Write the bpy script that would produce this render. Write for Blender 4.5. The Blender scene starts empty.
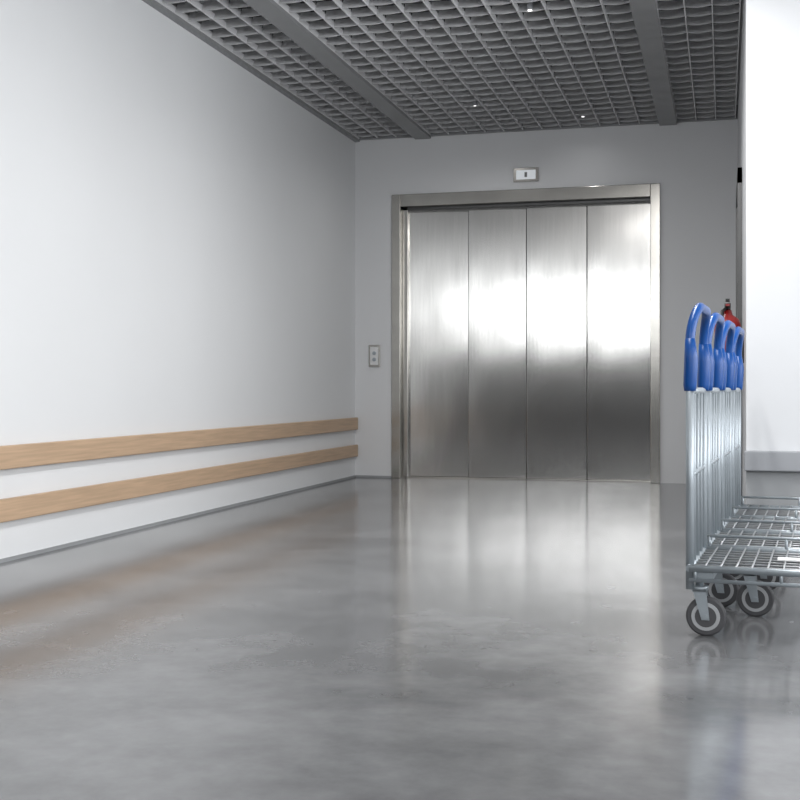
import bpy, math
from mathutils import Vector, Matrix
S=bpy.context.scene
S.view_settings.view_transform='Standard'
S.view_settings.look='None'

# ---------------- materials ----------------
def mat(name,col,rough=0.5,metal=0.0,noise=None,bump=None,emit=None,spec=0.5,aniso=0):
    m=bpy.data.materials.new(name); m.use_nodes=True
    nt=m.node_tree; b=nt.nodes['Principled BSDF']
    b.inputs['Base Color'].default_value=(*col,1)
    b.inputs['Roughness'].default_value=rough
    b.inputs['Metallic'].default_value=metal
    b.inputs['Specular IOR Level'].default_value=spec
    tc=nt.nodes.new('ShaderNodeTexCoord')
    if aniso:
        b.inputs['Anisotropic'].default_value=aniso
        tg=nt.nodes.new('ShaderNodeTangent'); tg.direction_type='RADIAL'; tg.axis='Z'
        nt.links.new(tg.outputs[0],b.inputs['Tangent'])
    if noise:
        scale,amt,stretch=noise
        mp=nt.nodes.new('ShaderNodeMapping'); mp.inputs['Scale'].default_value=stretch
        nt.links.new(tc.outputs['Object'],mp.inputs['Vector'])
        n=nt.nodes.new('ShaderNodeTexNoise'); n.inputs['Scale'].default_value=scale; n.inputs['Detail'].default_value=6
        nt.links.new(mp.outputs[0],n.inputs['Vector'])
        r=nt.nodes.new('ShaderNodeValToRGB')
        r.color_ramp.elements[0].position=.3; r.color_ramp.elements[1].position=.7
        r.color_ramp.elements[0].color=(*[c*(1-amt) for c in col],1)
        r.color_ramp.elements[1].color=(*[min(1,c*(1+amt)) for c in col],1)
        nt.links.new(n.outputs['Fac'],r.inputs[0]); nt.links.new(r.outputs[0],b.inputs['Base Color'])
    if bump:
        scale,strg,dist,stretch=bump
        mp=nt.nodes.new('ShaderNodeMapping'); mp.inputs['Scale'].default_value=stretch
        nt.links.new(tc.outputs['Object'],mp.inputs['Vector'])
        n=nt.nodes.new('ShaderNodeTexNoise'); n.inputs['Scale'].default_value=scale; n.inputs['Detail'].default_value=1
        nt.links.new(mp.outputs[0],n.inputs['Vector'])
        bp=nt.nodes.new('ShaderNodeBump'); bp.inputs['Strength'].default_value=strg; bp.inputs['Distance'].default_value=dist
        nt.links.new(n.outputs['Fac'],bp.inputs['Height']); nt.links.new(bp.outputs[0],b.inputs['Normal'])
    if emit:
        b.inputs['Emission Color'].default_value=(*emit[0],1); b.inputs['Emission Strength'].default_value=emit[1]
    return m
M={}
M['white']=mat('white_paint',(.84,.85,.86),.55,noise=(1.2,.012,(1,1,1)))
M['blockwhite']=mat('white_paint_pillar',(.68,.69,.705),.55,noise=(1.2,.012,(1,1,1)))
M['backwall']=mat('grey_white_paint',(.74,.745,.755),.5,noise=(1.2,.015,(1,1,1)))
M['refldark']=mat('reflection_dark',(.008,.008,.010),.6,noise=(3,.1,(1,1,1)))  # near-black for unseen panels added to darken the door reflections
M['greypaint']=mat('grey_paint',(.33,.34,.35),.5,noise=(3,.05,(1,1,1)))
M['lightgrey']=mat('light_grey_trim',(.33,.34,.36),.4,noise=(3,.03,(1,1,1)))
M['steel']=mat('brushed_steel',(.60,.59,.57),.175,1.0,noise=(6,.06,(9,9,.3)),bump=(1.3,.34,.02,(1.6,1.6,.8)),aniso=.6)
M['steelframe']=mat('steel_frame',(.46,.445,.415),.2,1.0,noise=(8,.05,(1,1,1)))
M['steeldark']=mat('steel_dark',(.12,.12,.12),.4,1.0,noise=(8,.05,(1,1,1)))
M['wood']=mat('beech_wood',(.57,.40,.265),.45,noise=(5,.12,(6,.6,14)))
M['grid']=mat('ceiling_grid_paint',(.82,.82,.83),.45,noise=(4,.05,(1,1,1)))
M['beam']=mat('ceiling_beam_paint',(.29,.295,.30),.45,noise=(4,.05,(1,1,1)))
M['frame']=mat('window_frame_paint',(.3,.3,.3),.45,noise=(4,.05,(1,1,1)))
M['plenum']=mat('plenum_dark',(.05,.05,.05),.9,noise=(2,.2,(1,1,1)))
M['galv']=mat('galvanised_steel',(.38,.42,.45),.40,.55,noise=(10,.08,(1,1,1)))
M['wire']=mat('zinc_wire',(.42,.43,.44),.35,.6,noise=(10,.08,(1,1,1)))
M['blue']=mat('blue_plastic',(.002,.065,.28),.35,noise=(8,.05,(1,1,1)))
M['rubber']=mat('grey_rubber',(.07,.07,.075),.6,noise=(8,.05,(1,1,1)))
M['hub']=mat('hub_plastic',(.40,.41,.42),.4,noise=(8,.05,(1,1,1)))
M['red']=mat('red_enamel',(.28,.015,.015),.3,noise=(8,.05,(1,1,1)))
M['black']=mat('black_plastic',(.02,.02,.02),.45,noise=(8,.05,(1,1,1)))
M['label']=mat('white_label',(.8,.8,.8),.5,noise=(8,.03,(1,1,1)))
M['lamp']=mat('lamp_glow',(1,1,1),.5,emit=((1,.98,.95),1.5))
M['glass']=mat('screen',(.55,.57,.58),.2,emit=((.9,.95,1),.35))

def floor_mat():
    m=bpy.data.materials.new('polished_concrete'); m.use_nodes=True
    nt=m.node_tree; b=nt.nodes['Principled BSDF']; L=nt.links.new
    tc=nt.nodes.new('ShaderNodeTexCoord')
    n1=nt.nodes.new('ShaderNodeTexNoise'); n1.inputs['Scale'].default_value=1.3; n1.inputs['Detail'].default_value=7; n1.inputs['Roughness'].default_value=.66
    n2=nt.nodes.new('ShaderNodeTexNoise'); n2.inputs['Scale'].default_value=9; n2.inputs['Detail'].default_value=5
    L(tc.outputs['Object'],n1.inputs['Vector']); L(tc.outputs['Object'],n2.inputs['Vector'])
    r=nt.nodes.new('ShaderNodeValToRGB'); r.color_ramp.interpolation='EASE'
    e=r.color_ramp.elements; e[0].position=.3; e[0].color=(.125,.126,.130,1); e[1].position=.70; e[1].color=(.235,.237,.242,1)
    L(n1.outputs['Fac'],r.inputs[0])
    r2=nt.nodes.new('ShaderNodeValToRGB'); e=r2.color_ramp.elements; e[0].position=.3; e[0].color=(.90,.90,.90,1); e[1].position=.7; e[1].color=(1.08,1.08,1.08,1)
    L(n2.outputs['Fac'],r2.inputs[0])
    mx=nt.nodes.new('ShaderNodeMix'); mx.data_type='RGBA'; mx.blend_type='MULTIPLY'; mx.inputs['Factor'].default_value=1
    L(r.outputs[0],mx.inputs['A']); L(r2.outputs[0],mx.inputs['B']); L(mx.outputs['Result'],b.inputs['Base Color'])
    b.inputs['Roughness'].default_value=.135
    b.inputs['Specular IOR Level'].default_value=.8
    return m
M['floor']=floor_mat()

# ---------------- mesh builder ----------------
class MB:
    def __init__(s): s.v=[]; s.f=[]; s.m=[]; s.sm=[]; s.mats=[]
    def mi(s,k):
        if k not in s.mats: s.mats.append(k)
        return s.mats.index(k)
    def box(s,a,b,k):
        i=len(s.v); x0,y0,z0=a; x1,y1,z1=b
        s.v+=[(x0,y0,z0),(x1,y0,z0),(x1,y1,z0),(x0,y1,z0),(x0,y0,z1),(x1,y0,z1),(x1,y1,z1),(x0,y1,z1)]
        for q in [(0,3,2,1),(4,5,6,7),(0,1,5,4),(1,2,6,5),(2,3,7,6),(3,0,4,7)]:
            s.f.append(tuple(i+j for j in q)); s.m.append(s.mi(k)); s.sm.append(False)
    def tube(s,pts,r,k,n=10,cap=True):
        P=[Vector(p) for p in pts]; N=len(P)
        rs=r if isinstance(r,(list,tuple)) else [r]*N
        up=None; base=len(s.v)
        for i,p in enumerate(P):
            t=(P[min(i+1,N-1)]-P[max(i-1,0)]).normalized()
            if up is None:
                up=Vector((0,0,1)) if abs(t.z)<.9 else Vector((1,0,0))
            a=(up-t*up.dot(t)).normalized(); b=t.cross(a); up=a
            for j in range(n):
                an=2*math.pi*j/n
                s.v.append(tuple(p+(a*math.cos(an)+b*math.sin(an))*rs[i]))
        for i in range(N-1):
            for j in range(n):
                s.f.append((base+i*n+j,base+i*n+(j+1)%n,base+(i+1)*n+(j+1)%n,base+(i+1)*n+j)); s.m.append(s.mi(k)); s.sm.append(True)
        if cap:
            s.f.append(tuple(base+j for j in reversed(range(n)))); s.m.append(s.mi(k)); s.sm.append(False)
            s.f.append(tuple(base+(N-1)*n+j for j in range(n))); s.m.append(s.mi(k)); s.sm.append(False)
    def poly(s,vs,k):
        i=len(s.v); s.v+=list(vs); s.f.append(tuple(range(i,i+len(vs)))); s.m.append(s.mi(k)); s.sm.append(False)
    def mesh(s,name):
        me=bpy.data.meshes.new(name); me.from_pydata(s.v,[],s.f)
        for k in s.mats: me.materials.append(M[k])
        for p,mi,sm in zip(me.polygons,s.m,s.sm): p.material_index=mi; p.use_smooth=sm
        me.update(); return me
    def obj(s,name,bevel=0,parent=None):
        o=bpy.data.objects.new(name,s.mesh(name)); S.collection.objects.link(o)
        if bevel:
            b=o.modifiers.new('bevel','BEVEL'); b.width=bevel; b.segments=2; b.limit_method='ANGLE'
        if parent: o.parent=parent
        return o
def box(name,a,b,k,bevel=0,parent=None):
    m=MB(); m.box(a,b,k); return m.obj(name,bevel,parent)

# ---------------- room ----------------
XL,YB,ZC=-3.40,10.95,3.21
XR=3.4; YR=-1.8; WH=1.8
RX,RY=0.116,6.76
box('floor',(XL-.2,YR-.2,-.1),(XR+.2,YB+.4,0),'floor')
box('wall_left',(XL-.2,YR-.2,0),(XL,YB+.3,3.6),'white')
DX0,DX1,DZ=-3.033,-.55,2.675
w=MB()
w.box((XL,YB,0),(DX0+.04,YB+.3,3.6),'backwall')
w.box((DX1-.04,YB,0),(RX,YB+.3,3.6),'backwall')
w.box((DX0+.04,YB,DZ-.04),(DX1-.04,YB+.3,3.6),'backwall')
w.obj('wall_back')
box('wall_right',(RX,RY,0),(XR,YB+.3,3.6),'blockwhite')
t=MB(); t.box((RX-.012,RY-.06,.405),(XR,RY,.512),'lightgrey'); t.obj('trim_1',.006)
box('lower_wall_shade_right',(RX,RY-.012,0),(XR,RY,.405),'greypaint')  # lower wall panel; its darker grey holds the shade below the bumper
box('baseboard_left',(XL,4.0,0),(XL+.012,YB,.018),'greypaint')
box('baseboard_back',(XL+.012,YB-.012,0),(DX0-.002,YB,.018),'greypaint')
box('reflection_panel',(XL,YR,0),(XL+.03,4.6,WH),'refldark')  # added out of view, gives the steel doors a dark band to reflect
w=MB()
w.box((XR,YR-.2,0),(XR+.2,RY,.9),'white')
w.box((XR,YR-.2,2.95),(XR+.2,RY,3.6),'white')
w.box((XR,YR-.2,.9),(XR+.2,-1.4,2.95),'white')
w.box((XR,6.4,.9),(XR+.2,RY,2.95),'white')
w.obj('wall_lobby')
w=MB()
w.box((XL,YR-.2,0),(XR,YR,WH),'refldark')  # lower part made dark for its reflection in the doors
w.box((XL,YR-.2,3.0),(XR,YR,3.6),'white')
w.box((XL,YR-.2,WH),(-3.3,YR,3.0),'white')
w.box((3.0,YR-.2,WH),(XR,YR,3.0),'white')
w.obj('wall_rear')
w=MB()
for y in (-1.4,.55,2.5,4.45,6.34):
    w.box((XR+.05,y,.9),(XR+.11,y+.06,2.95),'frame')
w.box((XR+.05,-1.4,.9),(XR+.11,6.4,.96),'frame'); w.box((XR+.05,-1.4,2.89),(XR+.11,6.4,2.95),'frame')
w.obj('window_1')
w=MB()
for x in (-3.3,-1.7,-.08,1.44,2.94):
    w.box((x,YR-.11,WH),(x+.06,YR-.05,3.0),'frame')
w.box((-3.3,YR-.11,WH),(3.0,YR-.05,WH+.06),'frame'); w.box((-3.3,YR-.11,2.94),(3.0,YR-.05,3.0),'frame')
w.obj('window_2')

# ---------------- ceiling ----------------
box('ceiling',(XL-.2,YR-.2,3.62),(XR+.2,YB+.3,3.7),'plenum')
g=MB()
beams=[-2.73,-.48,1.77]
bw=.075
segs=[(XL+.05,beams[0]-bw),(beams[0]+bw,beams[1]-bw),(beams[1]+bw,RX-.02),(RX+.06,beams[2]-bw),(beams[2]+bw,XR)]
th=.006; H=.07; py=.185
for (a,b) in segs:
    n=max(1,round((b-a)/.175)); d=(b-a)/n
    ymax=YB-.03 if b<RX else RY-.02
    for i in range(n+1):
        x=a+i*d
        g.box((x-.003,YR+.02,ZC+.006),(x+.003,ymax,ZC+.05),'grid')
    for i in range(n):
        x0=a+i*d+.004; x1=a+(i+1)*d-.004
        y=YB-.12
        while y>YR+.1:
            if y<ymax:
                K=6
                bot=[(x0+(x1-x0)*j/K, ZC+.014*(1-math.sin(math.pi*j/K)),-.02*math.sin(math.pi*j/K)) for j in range(K+1)]
                for j in range(K):
                    (p,pz,pd),(q,qz,qd)=bot[j],bot[j+1]
                    A=(p,y+pd,pz);B=(q,y+qd,qz);C=(q,y+.03,ZC+H);D=(p,y+.03,ZC+H)
                    g.poly([A,B,C,D],'grid')
                    o=lambda v:(v[0],v[1]+th,v[2])
                    g.poly([o(D),o(C),o(B),o(A)],'grid')
                    g.poly([A,o(A),o(B),B],'grid')
            y-=py
g.obj('ceiling_grid')
for i,x in enumerate(beams):
    y1=YB-.005 if x<RX else RY-.005
    box('ceiling_beam' if i==0 else 'ceiling_beam.%03d'%i,(x-bw,YR,ZC-.02),(x+bw,y1,ZC+.14),'beam')
box('trim_3',(XL,YR,ZC-.015),(XL+.045,YB,ZC+.12),'beam')
box('trim_4',(XL+.045,YB-.03,ZC),(RX,YB,ZC+.12),'beam')
box('trim_5',(RX-.02,YR,ZC-.01),(RX+.06,RY,ZC+.12),'beam')
dls=[]
for i,(x,y) in enumerate([(-1.176,7.48),(-2.02,9.9),(-1.19,10.54)]):
    d=MB()
    d.tube([(x,y,ZC+.012),(x,y,ZC+.1)],.018,'lightgrey',20)
    d.tube([(x,y,ZC+.008),(x,y,ZC+.0115)],.013,'lamp',20)
    dls.append(d.obj('downlight' if i==0 else 'downlight.%03d'%i))

# ---------------- elevator ----------------
E=bpy.data.objects.new('elevator_door',None); S.collection.objects.link(E)
fr=MB(); ft=.085; fh=.115
y0=YB-.025
fr.box((DX0,y0,0),(DX0+ft,YB+.07,DZ),'steelframe')
fr.box((DX1-ft,y0,0),(DX1,YB+.07,DZ),'steelframe')
fr.box((DX0+ft,y0,DZ-fh),(DX1-ft,YB+.07,DZ),'steelframe')
fr.box((DX0+ft,YB+.05,0),(DX0+ft+.055,YB+.13,DZ-fh),'steelframe')
fr.box((DX0+ft,YB+.05,DZ-fh-.03),(DX1-ft,YB+.2,DZ-fh),'steeldark')
fr.obj('frame',.004,E)
xa,xb=DX0+ft+.035,DX1-ft+.03
edges=[xa,-2.325,-1.775,-1.215,xb]
for i in range(4):
    a=math.radians([4.2,2.8,1.5,.3][i])
    wd=edges[i+1]-edges[i]-.006
    p=MB(); p.box((-wd/2,0,.012),(wd/2,.04,DZ-ft),'steel')
    o=p.obj('panel_%d'%(i+1),.003,E)
    o.location=((edges[i]+edges[i+1])/2,YB+.135,0); o.rotation_euler=(0,0,a)
s=MB(); s.box((DX0+ft,YB+.05,0),(DX1-ft,YB+.2,.01),'steelframe'); s.obj('sill',0,E)
box('shaft_back',(DX0+.05,YB+.2,0),(DX1-.05,YB+.25,DZ),'black',0,E)

c=MB(); cx=-3.205
c.box((cx-.055,YB-.015,1.05),(cx+.055,YB,1.26),'steelframe')
c.box((cx-.04,YB-.018,1.07),(cx+.04,YB-.015,1.24),'label')
c.tube([(cx,YB-.024,1.18),(cx,YB-.017,1.18)],.018,'galv',20)
c.tube([(cx,YB-.024,1.12),(cx,YB-.017,1.12)],.018,'galv',20)
c.obj('elevator_call_panel',.003)
c=MB(); cx=-1.755
c.box((cx-.115,YB-.02,2.745),(cx+.115,YB,2.87),'steelframe')
c.box((cx-.09,YB-.023,2.765),(cx+.09,YB-.02,2.85),'glass')
c.box((cx-.012,YB-.025,2.785),(cx+.012,YB-.023,2.83),'steeldark')
c.obj('floor_indicator',.003)

for nm,z0,z1 in (('handrail',.455,.57),('handrail.001',.2,.312)):
    h=MB()
    h.box((XL+.012,4.65,z0),(XL+.04,YB-.03,z1),'wood')
    for y in (4.8,5.8,7.4,9.0,10.6):
        h.box((XL,y,z0+.03),(XL+.013,y+.05,z1-.03),'galv')
    h.obj(nm,.006)

# ---------------- platform carts ----------------
def cart():
    m=MB(); W=.53; L=.92; Z=.235
    ya,yb=.03,W-.03
    for y in (ya,yb): m.tube([(0,y,.16),(0,y,.88)],.0145,'galv',12)
    for y in (.15,.265,.38): m.tube([(.0,y,Z),(.0,y,.84)],.009,'galv',8)
    m.tube([(0,ya,.84),(0,yb,.84)],.012,'galv',10)
    m.tube([(0,ya,.55),(0,yb,.55)],.009,'galv',10)
    pts=[(0,ya,.85),(0,ya,.93)]
    r=.13; lean=.022
    for i in range(0,9):
        a=math.pi/2*i/8; pts.append((lean*math.sin(a)**2,ya+r*(1-math.cos(a)),1.005+r*math.sin(a)))
    for i in range(8,-1,-1):
        a=math.pi/2*i/8; pts.append((lean*math.sin(a)**2,yb-r*(1-math.cos(a)),1.005+r*math.sin(a)))
    pts+=[(0,yb,.93),(0,yb,.85)]
    m.tube(pts,.0165,'blue',14)
    for y in (ya,yb):
        m.tube([(0,y,.84),(0,y,.86),(.004,y,.95),(0,y,1.02)],[.02,.023,.024,.017],'blue',14)
    c=[(0,.0,Z),(L,.0,Z),(L,W,Z),(0,W,Z)]
    for i in range(4): m.tube([c[i],c[(i+1)%4]],.012,'galv',10)
    m.tube([(0,0,Z-.04),(L,0,Z-.04)],.007,'galv',8)
    m.tube([(0,W,Z+.05),(L,W,Z+.05)],.006,'galv',8)
    for x in (.02,.3,.6,.9):
        m.tube([(x,0,Z-.04),(x,0,Z)],.006,'galv',6); m.tube([(x,W,Z),(x,W,Z+.05)],.006,'galv',6)
    n=18
    for i in range(1,n): m.tube([(L*i/n,0,Z+.008),(L*i/n,W,Z+.008)],.0036,'wire',6)
    n=8
    for i in range(1,n): m.tube([(0,W*i/n,Z+.002),(L,W*i/n,Z+.002)],.004,'wire',6)
    for x in (.05,.87): m.box((x-.03,.01,Z-.035),(x+.03,W-.01,Z-.012),'galv')
    m.box((.28,.2,Z+.012),(.5,.27,Z+.016),'label')
    for (x,y) in ((.03,.05),(.17,.47),(.84,.05),(.84,.47)):
        R=.067
        m.tube([(x,y,.165),(x,y,Z-.02)],.014,'galv',12)
        m.tube([(x,y,.158),(x,y,.17)],.03,'galv',16)
        ox=.022
        for sy in (-1,1):
            yy=y+sy*.022
            vs=[(x-.022,yy,.16),(x+.024,yy,.16),(x+ox+.013,yy,.056),(x+ox-.013,yy,.056)]
            w2=[(a,b+sy*.003,c) for a,b,c in vs]
            m.poly(vs,'galv'); m.poly(list(reversed(w2)),'galv')
            for i in range(4): m.poly([vs[i],w2[i],w2[(i+1)%4],vs[(i+1)%4]],'galv')
        m.box((x-.024,y-.025,.152),(x+.026,y+.025,.16),'galv')
        cx=x+ox
        m.tube([(cx,y-.016,R),(cx,y-.011,R),(cx,y+.011,R),(cx,y+.016,R)],[R-.006,R,R,R-.006],'rubber',32)
        m.tube([(cx,y-.019,R),(cx,y+.019,R)],.048,'hub',28)
        m.tube([(cx,y-.0205,R),(cx,y+.0205,R)],.036,'rubber',24)
        m.tube([(cx,y-.03,R),(cx,y+.03,R)],.009,'galv',12)
    return m.mesh('platform_cart')
cm=cart()
ang=-math.atan2(.078,.997)
for i in range(4):
    o=bpy.data.objects.new('platform_cart' if i==0 else 'platform_cart.%03d'%i,cm); S.collection.objects.link(o)
    s=.58*i
    o.location=(-.115+.085*s,4.21+.997*s,0); o.rotation_euler=(0,0,ang)

f=MB(); fx,fy=RX-.095,7.5; dz=.03
prof=[(.80,.06),(.815,.078),(1.20,.078),(1.235,.065),(1.26,.03),(1.29,.022)]
f.tube([(fx,fy,z+dz) for z,r in prof],[r for z,r in prof],'red',24)
f.tube([(fx,fy,1.29+dz),(fx,fy,1.33+dz)],.018,'black',12)
f.box((fx-.012,fy-.09,1.34+dz),(fx+.012,fy+.03,1.352+dz),'black')
f.box((fx-.012,fy-.08,1.31+dz),(fx+.012,fy+.03,1.322+dz),'red')
f.tube([(fx,fy+.02,1.31+dz),(fx-.03,fy-.06,1.28+dz),(fx-.04,fy-.09,1.15+dz),(fx-.02,fy-.095,.95+dz)],.01,'black',8)
f.box((fx+.06,fy-.03,1.0),(RX,fy+.03,1.2),'black')
f.obj('fire_extinguisher')
d=MB(); d.box((RX-.03,8.2,0),(RX-.001,8.32,2.3),'steeldark'); d.box((RX-.03,9.3,0),(RX-.001,9.42,2.3),'steeldark'); d.box((RX-.03,8.2,2.2),(RX-.001,9.42,2.3),'steeldark')
d.obj('door_frame_side')  # dark frame of a door in the side wall

# ---------------- lights ----------------
def area(name,loc,rot,sx,sy,p,col=(1,1,1),parent=None):
    l=bpy.data.lights.new(name,'AREA'); l.shape='RECTANGLE'; l.size=sx; l.size_y=sy; l.energy=p; l.color=col
    o=bpy.data.objects.new(name,l); o.location=loc; o.rotation_euler=rot; S.collection.objects.link(o)
    if parent: o.parent=parent
    return o
area('daylight_side',(XR+.16,2.5,1.92),(0,math.radians(90),0),2.0,7.7,245,(.97,.985,1))
area('daylight_rear',(-.15,YR-.16,2.4),(math.radians(90),0,0),6.3,1.18,98,(.97,.985,1))
for i,(x,y) in enumerate([(-.48,5.2),(-.48,1.0),(1.77,3.0)]):  # unseen strip lights, added to brighten the corridor
    h=box('fill_light' if i==0 else 'fill_light.%03d'%i,(x-.07,y-1.25,ZC-.075),(x+.07,y+1.25,ZC-.02),'lightgrey',.004)
    area('lamp_%d'%i,(x,y,ZC-.078),(0,0,0),.12,2.4,[80,22,22][i],(1,.99,.98),h)
for i,h in enumerate(dls):
    x,y=[(-1.176,7.48),(-2.02,9.9),(-1.19,10.54)][i]
    l=bpy.data.lights.new('spot_%d'%i,'SPOT'); l.energy=[80,22,2][i]; l.spot_size=math.radians(165); l.spot_blend=1; l.shadow_soft_size=.05
    o=bpy.data.objects.new('spot_%d'%i,l); o.location=(x,y,ZC-.03); S.collection.objects.link(o); o.parent=h
w=bpy.data.worlds.new('sky'); S.world=w; w.use_nodes=True
w.node_tree.nodes['Background'].inputs[0].default_value=(.9,.95,1,1); w.node_tree.nodes['Background'].inputs[1].default_value=1.0

# ---------------- camera ----------------
cd=bpy.data.cameras.new('camera'); cd.sensor_width=36; cd.lens=54; cd.shift_y=-12/800
co=bpy.data.objects.new('camera',cd); S.collection.objects.link(co)
co.location=(0,0,.85); co.rotation_euler=(math.radians(90),0,math.atan(324/1200)); S.camera=co
